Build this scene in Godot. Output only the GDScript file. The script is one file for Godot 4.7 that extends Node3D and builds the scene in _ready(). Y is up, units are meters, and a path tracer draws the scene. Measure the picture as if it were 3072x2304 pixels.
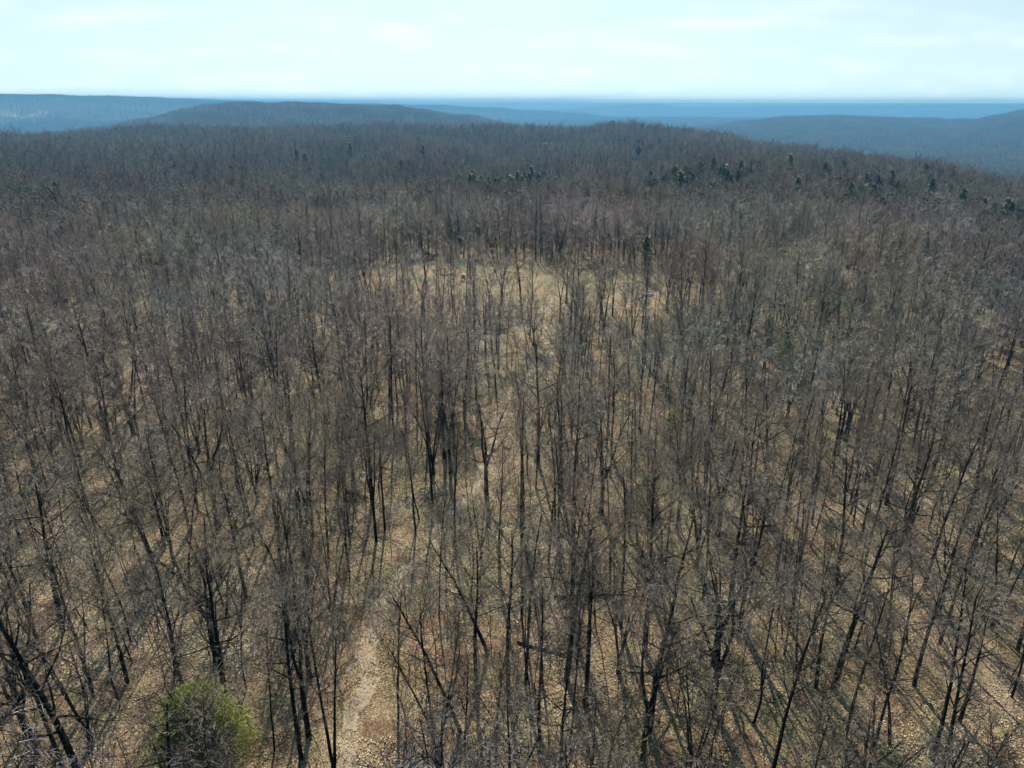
extends Node3D
# A bare late-winter hardwood forest seen from a drone 60 m above the ground. x = right, -z = ahead, metres.

const EYE := 60.0
var rng := RandomNumberGenerator.new()
var used := {}
var n_soft := FastNoiseLite.new()
var n_rough := FastNoiseLite.new()
var M := {}
var ridges: Array = []

# ---------------------------------------------------------------- naming

func numbered(called: String) -> String:
	var n: int = used.get(called, 0)
	used[called] = n + 1
	return called if n == 0 else "%s_%03d" % [called, n]

func tag(o: Node3D, label: String, category := "", group := "", kind := "") -> void:
	if label: o.set_meta("label", label)
	if category: o.set_meta("category", category)
	if group: o.set_meta("group", group)
	if kind: o.set_meta("kind", kind)

func put(called: String, mesh: Mesh, m: Material, parent: Node = self) -> MeshInstance3D:
	var o := MeshInstance3D.new()
	o.name = numbered(called) if parent == self else called
	o.mesh = mesh
	if m: o.material_override = m
	parent.add_child(o, true)
	return o

func base(called: String, at := Vector3.ZERO, turn := 0.0) -> Node3D:
	var o := Node3D.new()
	o.name = numbered(called)
	add_child(o, true)
	o.position = at
	o.rotation.y = turn
	return o

# ---------------------------------------------------------------- a mesh under construction

class Soup:
	var v := PackedVector3Array()
	var n := PackedVector3Array()
	var uv := PackedVector2Array()
	var i := PackedInt32Array()

	func tri(a: Vector3, b: Vector3, c: Vector3) -> void:
		var k := v.size()
		var nn := (c - a).cross(b - a).normalized()
		v.append(a); v.append(b); v.append(c)
		n.append(nn); n.append(nn); n.append(nn)
		i.append(k); i.append(k + 1); i.append(k + 2)

	func quad(a: Vector3, b: Vector3, c: Vector3, d: Vector3) -> void:
		tri(a, b, c)
		tri(a, c, d)

	func box(lo: Vector3, hi: Vector3) -> void:
		var p: Array[Vector3] = []
		for k in 8:
			p.append(Vector3(hi.x if k & 1 else lo.x, hi.y if k & 2 else lo.y, hi.z if k & 4 else lo.z))
		quad(p[4], p[6], p[7], p[5]); quad(p[1], p[3], p[2], p[0]); quad(p[5], p[7], p[3], p[1])
		quad(p[0], p[2], p[6], p[4]); quad(p[6], p[2], p[3], p[7]); quad(p[0], p[4], p[5], p[1])

	# a round tapered tube along a line; a last radius of zero ends it in a point
	func tube(p: PackedVector3Array, r: PackedFloat32Array, sides: int) -> void:
		var last := p.size() - 1
		var d := (p[last] - p[0]).normalized()
		var ref := Vector3.RIGHT if absf(d.x) < 0.8 else Vector3.FORWARD
		var start := v.size()
		for k in last + 1:
			var t := (p[mini(k + 1, last)] - p[maxi(k - 1, 0)]).normalized()
			var s := t.cross(ref).normalized()
			var u := s.cross(t)
			if k == last and r[k] <= 0.0:
				v.append(p[k]); n.append(t)
				break
			for q in sides:
				var a := TAU * q / sides
				var o := s * cos(a) + u * sin(a)
				v.append(p[k] + o * r[k]); n.append(o)
		for k in last:
			var at := start + k * sides
			if k == last - 1 and r[last] <= 0.0:
				for q in sides:
					i.append(at + q); i.append(start + last * sides); i.append(at + (q + 1) % sides)
				break
			for q in sides:
				var w := (q + 1) % sides
				i.append(at + q); i.append(at + sides + q); i.append(at + w)
				i.append(at + w); i.append(at + sides + q); i.append(at + sides + w)

	func add(o: Soup, t: Transform3D) -> void:
		var k := v.size()
		for j in o.v.size():
			v.append(t * o.v[j]); n.append((t.basis * o.n[j]).normalized())
		for j in o.i:
			i.append(j + k)

	func into(mesh: ArrayMesh, m: Material) -> void:
		if v.is_empty(): return
		var a := []
		a.resize(Mesh.ARRAY_MAX)
		a[Mesh.ARRAY_VERTEX] = v
		a[Mesh.ARRAY_NORMAL] = n
		if uv.size() == v.size() : a[Mesh.ARRAY_TEX_UV] = uv
		a[Mesh.ARRAY_INDEX] = i
		mesh.add_surface_from_arrays(Mesh.PRIMITIVE_TRIANGLES, a)
		if m: mesh.surface_set_material(mesh.get_surface_count() - 1, m)

	func made(m: Material = null) -> ArrayMesh:
		var mesh := ArrayMesh.new()
		into(mesh, m)
		return mesh

# ---------------------------------------------------------------- the lie of the land

func table(a: float, xs: Array, ys: Array) -> float:
	if a <= xs[0]: return ys[0]
	for k in range(1, xs.size()):
		if a <= xs[k]:
			var t: float = (a - xs[k - 1]) / (xs[k] - xs[k - 1])
			return lerpf(ys[k - 1], ys[k], t * t * (3.0 - 2.0 * t))
	return ys[-1]

func set_ridges() -> void:
	# each: bearings in degrees, crest heights there, distance of the crest, length of the near and far slopes
	ridges = [
		[[-40, -34, -29, -23, -17, -9, 0, 5, 8, 13.6, 20, 23.5, 28.5, 35, 45], [6, 9, 10, 13, 15, 14, 12, 10, 14.5, 11.5, 1.5, -1, -7, -14, -18], 950.0, 470.0, 420.0],
		[[-40, -34, -31, -29, -26, -23, -21.7, -19, -14, -9, -7, -3.7, 0, 3.3, 8], [-42, -24, -12, -2.5, 13, 31, 38, 44, 46, 39, 31.5, 19, 0.5, -10, -34], 1700.0, 620.0, 560.0],
		[[9, 10.3, 12, 15, 17, 20, 23, 26, 29, 30, 31.3, 32.5, 34, 42], [-56, -47, -36, -19, -6.5, 6, 9.5, 8, 2, 0.5, 6, 15.5, 25, 34], 2300.0, 1000.0, 600.0],
		[[-40, -34, -31, -29, -26, -23, -20, -17, -14, -8], [80, 77, 74, 71, 67, 62, 53, 43, 27, -20], 3600.0, 1450.0, 900.0],
		[[-18, -14, -10.5, -9, -5.4, -2, 1.5, 5, 7, 10], [20, 36, 43, 38, 34, 22, 9, -4, -19, -44], 3900.0, 900.0, 700.0],
		[[-6, 0, 3.3, 6.7, 10, 13.5, 16.7, 20, 23, 34, 40], [-45, -35, -2, 22, 36, 14, 21, 25, 32, 35, 35], 6000.0, 1100.0, 900.0],
		[[-36, -23, -9, -5, -2, 1, 4, 7, 10, 13.5, 17, 20, 23, 26, 28, 31, 34, 40], [62, 60, 52, 58, 66, 62, 50, 54, 63, 46, 52, 65, 54, 60, 67, 57, 50, 54], 8500.0, 1900.0, 1900.0],
	]

func crest_at(k: int, a: float) -> float:
	return lerpf(950.0, 650.0, clampf((a - 5.0) / 30.0, 0.0, 1.0)) if k == 0 else ridges[k][2]

func land(x: float, z: float) -> float:
	var r := sqrt(x * x + z * z)
	var near := n_soft.get_noise_2d(x, z) * 0.9
	if r < 320.0:
		return near
	var a := rad_to_deg(atan2(x, -z))
	var drop := smoothstep(330.0, 580.0, r)
	var east := smoothstep(10.0, 28.0, a) * (1.0 - smoothstep(60.0, 100.0, a))
	var valley := near - 14.0 * drop - 28.0 * lerpf(smoothstep(900.0, 1300.0, r), smoothstep(620.0, 900.0, r), east)
	var high := valley
	if absf(a) < 75.0:
		for k in 7:
			var rk: float = crest_at(k, a)
			var w: float = ridges[k][3] if r < rk else (ridges[k][4] if k else lerpf(420.0, 250.0, east))
			var t := absf(r - rk) / w
			if t < 1.0:
				var b := 0.5 + 0.5 * cos(PI * t)
				var top := lerpf(valley, table(a, ridges[k][0], ridges[k][1]), b)
				# a soft meeting of two slopes
				var hgt := clampf(0.5 + 0.5 * (top - high) / 5.0, 0.0, 1.0)
				high = lerpf(high, top, hgt) + 5.0 * hgt * (1.0 - hgt) * 0.5
	return high + n_rough.get_noise_2d(x, z) * (9.0 if r < 3000.0 else 5.0) * smoothstep(350.0, 700.0, r)

func spot(x: float, z: float) -> Vector3:
	return Vector3(x, land(x, z), z)

func polar(deg: float, r: float) -> Vector3:
	return spot(r * sin(deg_to_rad(deg)), -r * cos(deg_to_rad(deg)))

func ground_mesh() -> ArrayMesh:
	var bearings: Array[float] = []
	var b := -180.0
	while b < 179.9:
		bearings.append(b)
		b += 0.5 if b >= -52.0 and b < 52.0 else 4.0
	var rings: Array[float] = [0.0, 12.0]
	while rings[-1] < 10500.0:
		rings.append(rings[-1] + clampf(rings[-1] * 0.03, 2.5, 260.0))
	var s := Soup.new()
	var nb := bearings.size()
	for r in rings:
		for d in bearings:
			s.v.append(polar(d, r) if r > 0.0 else spot(0, 0))
			s.n.append(Vector3.UP)
			s.uv.append(Vector2(s.v[-1].x, s.v[-1].z))
	for k in rings.size() - 1:
		for q in nb:
			var w := (q + 1) % nb
			var a0 := k * nb + q
			var a1 := k * nb + w
			s.i.append(a0); s.i.append(a0 + nb); s.i.append(a1)
			s.i.append(a1); s.i.append(a0 + nb); s.i.append(a1 + nb)
	for k in range(1, rings.size() - 1):
		for q in nb:
			var du := s.v[(k + 1) * nb + q] - s.v[(k - 1) * nb + q]
			var dw := s.v[k * nb + (q + 1) % nb] - s.v[k * nb + (q + nb - 1) % nb]
			var nn := du.cross(dw).normalized()
			s.n[k * nb + q] = nn if nn.y > 0.0 else -nn
	return s.made()

# a sheet that follows the land inside a closed outline, its edge ragged; lift is its height above the ground
func sheet(outline: PackedVector2Array, cell: float, lift: float, ragged: float, holes := 9.0) -> ArrayMesh:
	var s := Soup.new()
	var box := Rect2(outline[0], Vector2.ZERO)
	for p in outline: box = box.expand(p)
	box = box.grow(ragged + cell)
	var nx := int(box.size.x / cell) + 1
	var nz := int(box.size.y / cell) + 1
	var at := {}
	for j in nz:
		for k in nx:
			var c := box.position + Vector2(k + 0.5, j + 0.5) * cell
			var wob := Vector2(n_rough.get_noise_2d(c.x * 40.0, c.y * 40.0), n_rough.get_noise_2d(c.y * 40.0 + 900.0, c.x * 40.0)) * ragged
			if not Geometry2D.is_point_in_polygon(c + wob, outline): continue
			if n_rough.get_noise_2d(c.x * 55.0 + 40.0, c.y * 55.0) > holes: continue
			var q: Array[int] = []
			for e in [Vector2i(k, j), Vector2i(k + 1, j), Vector2i(k + 1, j + 1), Vector2i(k, j + 1)]:
				if not at.has(e):
					var p := box.position + Vector2(e) * cell + Vector2(rng.randf_range(-0.3, 0.3), rng.randf_range(-0.3, 0.3)) * cell
					at[e] = s.v.size()
					s.v.append(Vector3(p.x, land(p.x, p.y) + lift, p.y))
					s.n.append(Vector3.UP)
				q.append(at[e])
			for e in [0, 1, 2, 0, 2, 3]: s.i.append(q[e])
	return s.made()

# ---------------------------------------------------------------- materials

func noise(freq: float, seed_: int, octaves := 4) -> FastNoiseLite:
	var f := FastNoiseLite.new()
	f.seed = seed_
	f.noise_type = FastNoiseLite.TYPE_SIMPLEX_SMOOTH
	f.frequency = freq
	f.fractal_octaves = octaves
	return f

func ramp_texture(size: int, f: FastNoiseLite, offsets: Array, colors: Array) -> NoiseTexture2D:
	var t := NoiseTexture2D.new()
	t.width = size
	t.height = size
	t.seamless = true
	t.noise = f
	var g := Gradient.new()
	g.offsets = PackedFloat32Array(offsets)
	g.colors = PackedColorArray(colors.map(func(c): return c.linear_to_srgb()))
	t.color_ramp = g
	return t

# fallen leaves: thousands of small leaf shapes laid over one another, and their height
func litter(colors: Array, ground: Color, count: int, seed_: int) -> Array:
	var size := 1024
	var look := Image.create(size, size, false, Image.FORMAT_RGBA8)
	look.fill(ground.linear_to_srgb())
	var high := Image.create(size, size, false, Image.FORMAT_RGBA8)
	high.fill(Color(0.2, 0.2, 0.2))
	var r := RandomNumberGenerator.new()
	r.seed = seed_
	var stamps := []
	for c in colors:
		for turn in 4:
			for big in 2:
				var e := 15 if big else 9
				var im := Image.create(e, e, false, Image.FORMAT_RGBA8)
				var up := Image.create(e, e, false, Image.FORMAT_RGBA8)
				var a := turn * PI / 4.0 + r.randf() * 0.5
				for y in e:
					for x in e:
						var d := Vector2(x - e / 2, y - e / 2).rotated(a) / (e * 0.5)
						var inside := absf(d.y) < 0.55 * (1.0 - d.x * d.x) * (0.85 + 0.25 * sin(d.x * 9.0))
						if inside:
							im.set_pixel(x, y, Color(c.linear_to_srgb(), 1.0))
							var g := 0.45 + 0.5 * absf(d.y) + 0.2 * d.x
							up.set_pixel(x, y, Color(g, g, g, 1.0))
				stamps.append([im, up, e])
	for k in count:
		var s: Array = stamps[r.randi() % stamps.size()]
		var p := Vector2i(r.randi_range(0, size - 1), r.randi_range(0, size - 1))
		for off in [Vector2i.ZERO, Vector2i(-size, 0), Vector2i(0, -size)]:
			var q: Vector2i = p + off
			if q.x > -16 and q.y > -16:
				look.blend_rect(s[0], Rect2i(0, 0, s[2], s[2]), q)
				high.blend_rect(s[1], Rect2i(0, 0, s[2], s[2]), q)
	return [ImageTexture.create_from_image(look), ImageTexture.create_from_image(high)]

func plain(c: Color, rough := 0.9, tinted := false) -> StandardMaterial3D:
	var m := StandardMaterial3D.new()
	m.albedo_color = c.linear_to_srgb()
	m.roughness = rough
	m.metallic_specular = 0.4
	m.vertex_color_use_as_albedo = tinted
	return m

func triplanar(m: StandardMaterial3D, t: Texture2D, metres: float) -> StandardMaterial3D:
	m.albedo_texture = t
	m.uv1_triplanar = true
	m.uv1_world_triplanar = true
	m.uv1_scale = Vector3.ONE / metres
	return m

func ground_material(tex: Array, metres: float, patches: Texture2D) -> StandardMaterial3D:
	var m := plain(Color.WHITE, 0.95)
	triplanar(m, tex[0], metres)
	m.heightmap_enabled = true
	m.heightmap_texture = tex[1]
	m.heightmap_scale = 7.0
	if patches:
		m.detail_enabled = true
		m.detail_blend_mode = BaseMaterial3D.BLEND_MODE_MUL
		m.detail_uv_layer = BaseMaterial3D.DETAIL_UV_2
		m.detail_albedo = patches
		m.uv2_triplanar = true
		m.uv2_world_triplanar = true
		m.uv2_scale = Vector3.ONE / 47.0
	return m

func set_materials() -> void:
	var patches := ramp_texture(512, noise(0.012, 5, 5), [0.25, 0.42, 0.55, 0.75], [Color(0.6, 0.5, 0.44), Color(1, 0.93, 0.88), Color(0.93, 0.94, 0.8), Color(0.7, 0.69, 0.52)])
	var leaves := litter([Color(0.285, 0.22, 0.155), Color(0.225, 0.155, 0.108), Color(0.365, 0.3, 0.22), Color(0.14, 0.09, 0.058), Color(0.25, 0.205, 0.115), Color(0.09, 0.06, 0.04), Color(0.54, 0.46, 0.34)], Color(0.13, 0.09, 0.06), 34000, 11)
	M.litter = ground_material(leaves, 12.0, patches)
	var dirt := litter([Color(0.33, 0.27, 0.195), Color(0.28, 0.215, 0.145), Color(0.17, 0.125, 0.08), Color(0.4, 0.34, 0.26)], Color(0.31, 0.255, 0.185), 14000, 12)
	M.dirt = ground_material(dirt, 13.0, null)
	var straw := litter([Color(0.27, 0.225, 0.16), Color(0.225, 0.185, 0.13), Color(0.17, 0.175, 0.1), Color(0.33, 0.28, 0.21), Color(0.23, 0.15, 0.105)], Color(0.18, 0.15, 0.105), 22000, 13)
	M.straw = ground_material(straw, 15.0, ramp_texture(512, noise(0.02, 8, 4), [0.3, 0.5, 0.68], [Color(0.68, 0.85, 0.45), Color(1, 0.98, 0.92), Color(1, 0.74, 0.6)]))
	var blotch := ramp_texture(256, noise(0.03, 21, 4), [0.3, 0.5, 0.62, 0.8], [Color(0.5, 0.46, 0.42), Color(1, 0.95, 0.9), Color(0.85, 0.95, 0.82), Color(1.0, 1.0, 0.95)])
	M.bark = []
	for c in [Color(0.08, 0.072, 0.063), Color(0.056, 0.05, 0.043), Color(0.125, 0.118, 0.107), Color(0.075, 0.072, 0.057)]:
		M.bark.append(triplanar(plain(c), blotch, 1.7))
	M.twig = []
	for c in [Color(0.46, 0.445, 0.43), Color(0.32, 0.3, 0.28), Color(0.58, 0.565, 0.55), Color(0.45, 0.44, 0.37), Color(0.41, 0.365, 0.35)]:
		M.twig.append(plain(c, 0.45))
	M.pale = plain(Color(0.62, 0.58, 0.51), 0.6)
	M.bark_any = plain(Color(0.07, 0.066, 0.064), 0.9, true)
	M.twig_any = plain(Color(0.415, 0.415, 0.425), 0.5, true)
	M.needle = []
	for c in [Color(0.125, 0.145, 0.022), Color(0.035, 0.068, 0.034), Color(0.032, 0.06, 0.038)]:
		var m := plain(c, 0.6)
		m.backlight_enabled = true
		m.backlight = Color(0.2, 0.24, 0.1) if M.needle else Color(0.42, 0.46, 0.11)
		M.needle.append(m)
	M.needle_any = plain(Color(0.037, 0.068, 0.036), 0.7, true)

# ---------------------------------------------------------------- trees

# one branch and all that grows from it; S[0] trunk, S[1] list of limbs, S[2] branches and twigs
func grow(S: Array, P: Dictionary, p: Vector3, dir: Vector3, length: float, rad: float, level: int, into: Soup) -> void:
	var segs: int = [9, 5, 3, 2, 1][level]
	if P.lod > 0: segs = [5, 3, 2, 1, 1][level]
	var sides: int = [8, 5, 4, 3, 3][level] if P.lod == 0 else [5, 3, 3, 3, 3][level]
	var pts := PackedVector3Array([p])
	var rs := PackedFloat32Array([rad])
	var d := dir.normalized()
	var bend: float = [P.wobble, 0.16, 0.2, 0.25, 0.3][level]
	var rise: float = [0.03, P.rise, P.rise * 0.8, 0.08, 0.05][level]
	var deepest: int = P.deep
	for k in segs:
		d = (d + Vector3(rng.randfn(0, bend), rng.randfn(0, bend * 0.5), rng.randfn(0, bend)) + Vector3.UP * rise).normalized()
		p += d * length / segs
		pts.append(p)
		var t := float(k + 1) / segs
		rs.append(0.0 if t >= 1.0 and level >= 2 else rad * (1.0 - 0.78 * t) + (0.0 if level else 0.012))
	if level == 0:
		rs[0] = rad * 1.35
		pts.insert(1, pts[0].lerp(pts[1], 0.12)); rs.insert(1, rad)
	into.tube(pts, rs, sides)
	if level >= deepest: return
	var many: int = P.many[level]
	if level: many = maxi(2, roundi(many * clampf(length / (P.limb * [1.0, 0.8, 0.4, 0.2][level]), 0.5, 1.4)))
	var spin := rng.randf() * TAU
	for k in many:
		var t := (k + rng.randf()) / many
		var low: float = [P.crown, 0.22, 0.15, 0.1][level]
		t = low + (1.0 - low) * t
		if level and k == many - 1: t = 1.0
		var f := t * (pts.size() - 1)
		var at := pts[mini(int(f), pts.size() - 2)].lerp(pts[mini(int(f) + 1, pts.size() - 1)], f - mini(int(f), pts.size() - 2))
		var along := (pts[mini(int(f) + 1, pts.size() - 1)] - pts[mini(int(f), pts.size() - 2)]).normalized()
		spin += 2.4 + rng.randf_range(-0.5, 0.5)
		var side := along.cross(Vector3(cos(spin), 0.13, sin(spin))).normalized()
		var open: float = deg_to_rad(P.open if level == 0 else [0, 48.0, 54.0, 56.0][level]) * rng.randf_range(0.65, 1.3)
		if level == 0: open *= lerpf(1.3, 0.8, (t - low) / (1.0 - low))
		if level and t >= 1.0: open *= 0.35
		var go := along * cos(open) + side * sin(open)
		var size: float
		if level == 0:
			var u := (t - low) / (1.0 - low)
			size = P.limb * (0.55 + 0.75 * sin(PI * clampf(u * 0.8 + 0.18, 0, 1))) * rng.randf_range(0.7, 1.2)
		else:
			size = length * [0, 0.52, 0.5, 0.45][level] * rng.randf_range(0.6, 1.25) * (1.15 - 0.45 * t)
		var thick := rad * (1.0 - 0.7 * t) * (0.55 if level == 0 else 0.5)
		thick = maxf(minf(thick, size * 0.03), P.thin * [3.5, 2.4, 1.35, 1.0][level])
		if level == 0:
			var limb := Soup.new()
			S[1].append(limb)
			grow(S, P, at, go, size, thick, 1, limb)
		else:
			grow(S, P, at, go, size, thick, level + 1, S[2])

# P: height, girth, crown (where it begins), limb (length), open (angle), many per level, stems [[height where it parts, lean, bearing, share]]
func tree_shape(P: Dictionary) -> Array:
	var S := [Soup.new(), [], Soup.new()]
	var lean: Vector3 = Vector3(P.get("lean", 0.0), 1, 0)
	if not P.has("stems"):
		grow(S, P, Vector3(0, -0.3, 0), lean, P.height, P.girth, 0, S[0])
	else:
		var split: float = P.split
		if split > 0.5:
			S[0].tube(PackedVector3Array([Vector3(0, -0.3, 0), Vector3(0.02, 0.5, 0), Vector3(0.05, split * 0.6, 0.03), Vector3(0.0, split + 0.35, 0)]), PackedFloat32Array([P.girth * 1.4, P.girth * 1.05, P.girth * 0.95, P.girth * 0.8]), 8)
		for st in P.stems:
			var q := P.duplicate()
			q.many = P.many.duplicate()
			q.many[0] = maxi(3, roundi(P.many[0] * st[2]))
			q.crown = clampf((P.crown * P.height - split) / (P.height - split), 0.12, 0.7)
			var a: float = deg_to_rad(st[1])
			var dir := Vector3(cos(a) * st[0], 1, sin(a) * st[0])
			var foot := Vector3(cos(a) * 0.12, split, sin(a) * 0.12) if split > 0.5 else Vector3(cos(a) * 0.3, -0.3, sin(a) * 0.3)
			grow(S, q, foot, dir, (P.height - split) * (0.85 + 0.2 * st[2]), P.girth * sqrt(st[2]) * 0.85, 0, S[0])
	return S

func kind(height: float, girth: float, crown: float, limb: float, open: float, many: Array, more := {}) -> Dictionary:
	var d := {"height": height, "girth": girth * 1.02, "crown": crown, "limb": limb, "open": open, "many": many, "wobble": 0.032, "rise": 0.035, "thin": 0.0118, "deep": 4, "lod": 0}
	d.merge(more, true)
	return d

# how each kind of tree looks, in words and in numbers
func kinds() -> Array:
	return [
		["tall straight bare tree with oval crown", kind(20.5, 0.24, 0.5, 4.4, 46, [13, 6, 5, 4])],
		["tall narrow bare tree with steep limbs", kind(21.5, 0.2, 0.55, 3.6, 30, [12, 6, 5, 4], {"rise": 0.12})],
		["thick tall bare tree with wide crown", kind(21, 0.34, 0.46, 5.6, 52, [13, 6, 5, 4])],
		["bare tree forking high on its trunk", kind(20, 0.26, 0.55, 3.9, 42, [16, 6, 5, 4], {"split": 8.0, "stems": [[0.22, 20, 0.55], [0.26, 205, 0.5]]})],
		["bare twin-stemmed tree parting near its foot", kind(19, 0.25, 0.5, 3.6, 42, [17, 6, 5, 4], {"split": 1.1, "stems": [[0.13, 60, 0.55], [0.17, 235, 0.5]]})],
		["bare tree fanning into four stems", kind(18.5, 0.27, 0.46, 3.5, 38, [22, 6, 5, 4], {"split": 2.2, "stems": [[0.2, 10, 0.34], [0.24, 105, 0.3], [0.2, 190, 0.34], [0.27, 280, 0.28]]})],
		["broad bare oak with crooked spreading limbs", kind(17.5, 0.36, 0.34, 6.6, 64, [12, 6, 5, 4], {"rise": 0.05, "wobble": 0.09, "split": 5.5, "stems": [[0.35, 40, 0.5], [0.4, 170, 0.45], [0.35, 290, 0.45]]})],
		["leaning bare tree with lopsided crown", kind(18.5, 0.21, 0.5, 4.1, 44, [12, 6, 5, 4], {"lean": 0.24})],
		["slender bare tree with small high crown", kind(17.5, 0.125, 0.55, 2.7, 36, [11, 6, 5, 4], {"wobble": 0.04})],
		["slender crooked bare tree with thin crown", kind(15.5, 0.115, 0.48, 2.8, 46, [11, 6, 5, 4], {"wobble": 0.1})],
	]

func sapling_kinds() -> Array:
	return [
		["thin straight bare sapling", kind(10.5, 0.055, 0.25, 1.9, 40, [11, 5, 4], {"deep": 3, "thin": 0.008})],
		["thin crooked bare sapling", kind(8, 0.05, 0.25, 2.0, 48, [10, 5, 4], {"deep": 3, "wobble": 0.12, "thin": 0.008})],
		["bushy bare sapling with many stems", kind(6.5, 0.045, 0.15, 1.7, 42, [16, 5, 4], {"deep": 3, "thin": 0.008, "split": 0.2, "stems": [[0.2, 30, 0.4], [0.3, 150, 0.35], [0.26, 270, 0.35]]})],
		["tall whip-thin bare sapling", kind(13, 0.065, 0.45, 1.8, 34, [10, 5, 4], {"deep": 3, "wobble": 0.07, "thin": 0.008})],
	]

func joined(S: Array, bark: Material, twig: Material) -> ArrayMesh:
	var mesh := ArrayMesh.new()
	var wood := Soup.new()
	wood.add(S[0], Transform3D())
	for l in S[1]: wood.add(l, Transform3D())
	wood.into(mesh, bark)
	S[2].into(mesh, twig)
	return mesh

func many_copies(called: String, parent: Node3D, mesh: Mesh, places: Array, tints: Array) -> void:
	if places.is_empty(): return
	var mm := MultiMesh.new()
	mm.transform_format = MultiMesh.TRANSFORM_3D
	mm.use_colors = true
	mm.mesh = mesh
	mm.instance_count = places.size()
	for k in places.size():
		mm.set_instance_transform(k, places[k])
		mm.set_instance_color(k, tints[k])
	var o := MultiMeshInstance3D.new()
	o.name = called
	o.multimesh = mm
	o.set_meta("kind", "stuff")
	parent.add_child(o, true)

func tint(x := 0.0, z := 0.0) -> Color:
	var g := rng.randf_range(0.75, 1.25) * (1.0 + 0.35 * n_rough.get_noise_2d(x * 3.0 + 300.0, z * 3.0))
	var w := rng.randf_range(-0.08, 0.08) + 0.14 * n_rough.get_noise_2d(x * 2.5, z * 2.5)
	var o := rng.randf_range(-0.04, 0.04) + 0.15 * n_rough.get_noise_2d(x * 2.5 + 900.0, z * 2.5)
	return Color(g * (1.0 + w), g * (1.0 + o), g * (1.0 - w))

func stand_at(p: Vector3, size: float) -> Transform3D:
	var t := Transform3D(Basis(Vector3.UP, rng.randf() * TAU).scaled(Vector3(size, size * rng.randf_range(0.9, 1.1), size)), p)
	return t

# ---------------------------------------------------------------- where things may grow

var trail := PackedVector2Array([Vector2(-17, -38), Vector2(-16.3, -50), Vector2(-16.3, -58), Vector2(-16.8, -68), Vector2(-16.3, -75), Vector2(-14.9, -81), Vector2(-11.7, -90), Vector2(-5.5, -108), Vector2(-3.5, -119), Vector2(-3.1, -132), Vector2(1.8, -150), Vector2(9.5, -170), Vector2(9.8, -187), Vector2(9.1, -208), Vector2(12, -222), Vector2(20, -240)])
var clearing := PackedVector2Array([Vector2(-58, -264), Vector2(-48, -284), Vector2(-30, -294), Vector2(-5, -291), Vector2(16, -283), Vector2(34, -272), Vector2(54, -268), Vector2(64, -250), Vector2(55, -233), Vector2(31, -219), Vector2(8, -221), Vector2(-15, -235), Vector2(-42, -246)])

func off_trail(p: Vector2) -> float:
	var best := 1e9
	for k in trail.size() - 1:
		best = minf(best, p.distance_to(Geometry2D.get_closest_point_to_segment(p, trail[k], trail[k + 1])))
	return best

func in_clearing(p: Vector2) -> bool:
	return p.y < -200.0 and p.y > -310.0 and absf(p.x) < 68.0 and Geometry2D.is_point_in_polygon(p, clearing)

# ---------------------------------------------------------------- words for a place in the photograph

const ONES := ["zero", "one", "two", "three", "four", "five", "six", "seven", "eight", "nine", "ten", "eleven", "twelve", "thirteen", "fourteen", "fifteen", "sixteen", "seventeen", "eighteen", "nineteen"]
const TENS := ["", "", "twenty", "thirty", "forty", "fifty", "sixty", "seventy", "eighty", "ninety"]

func word(n: int) -> String:
	if n < 20: return ONES[maxi(n, 0)]
	if n >= 100: return "hundred"
	return TENS[n / 10] + ("" if n % 10 == 0 else "-" + ONES[n % 10])

func seen_at(p: Vector3) -> Vector2:
	var c := Vector3(p.x, p.y - EYE, p.z)
	var pitch := deg_to_rad(21.6)
	var ahead := -c.z * cos(pitch) - c.y * sin(pitch)
	var up := c.y * cos(pitch) - c.z * sin(pitch)
	return Vector2(0.5 + 0.5 * c.x / ahead / 0.7213, 0.5 - 0.5 * up / ahead / 0.541)

func whereabouts(p: Vector3, height: float) -> String:
	var f := seen_at(p)
	if f.y < 0.99 and f.x > 0.0 and f.x < 1.0:
		return "foot %s percent across, %s down" % [word(roundi(f.x * 100)), word(roundi(f.y * 100))]
	f = seen_at(p + Vector3.UP * height * 0.9)
	return "crown %s percent across, %s down" % [word(roundi(f.x * 100)), word(roundi(f.y * 100))]

# ---------------------------------------------------------------- the scene

func _ready() -> void:
	rng.seed = 20240403
	n_soft = noise(0.006, 3, 3)
	n_rough = noise(0.0035, 7, 4)
	set_ridges()
	choose_pines()
	set_camera()
	set_sky()
	set_materials()
	var o := put("ground", ground_mesh(), M.litter)
	tag(o, "leaf littered forest floor running over the hills to the horizon", "", "", "structure")
	set_paths()
	plant_forest()
	plant_hills()
	plant_evergreens()
	set_things()
	scatter_leaves()
	scatter_sticks()
	set_haze()

func set_camera() -> void:
	var cam := Camera3D.new()
	cam.name = "camera"
	cam.fov = rad_to_deg(2.0 * atan(0.541))
	cam.near = 0.5
	cam.far = 30000.0
	cam.position = Vector3(0, EYE, 0)
	cam.rotation = Vector3(-deg_to_rad(21.6), 0, 0)
	add_child(cam)
	cam.current = true

const SUN_BEARING := -5.8
const SUN_HEIGHT := 43.0

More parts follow.
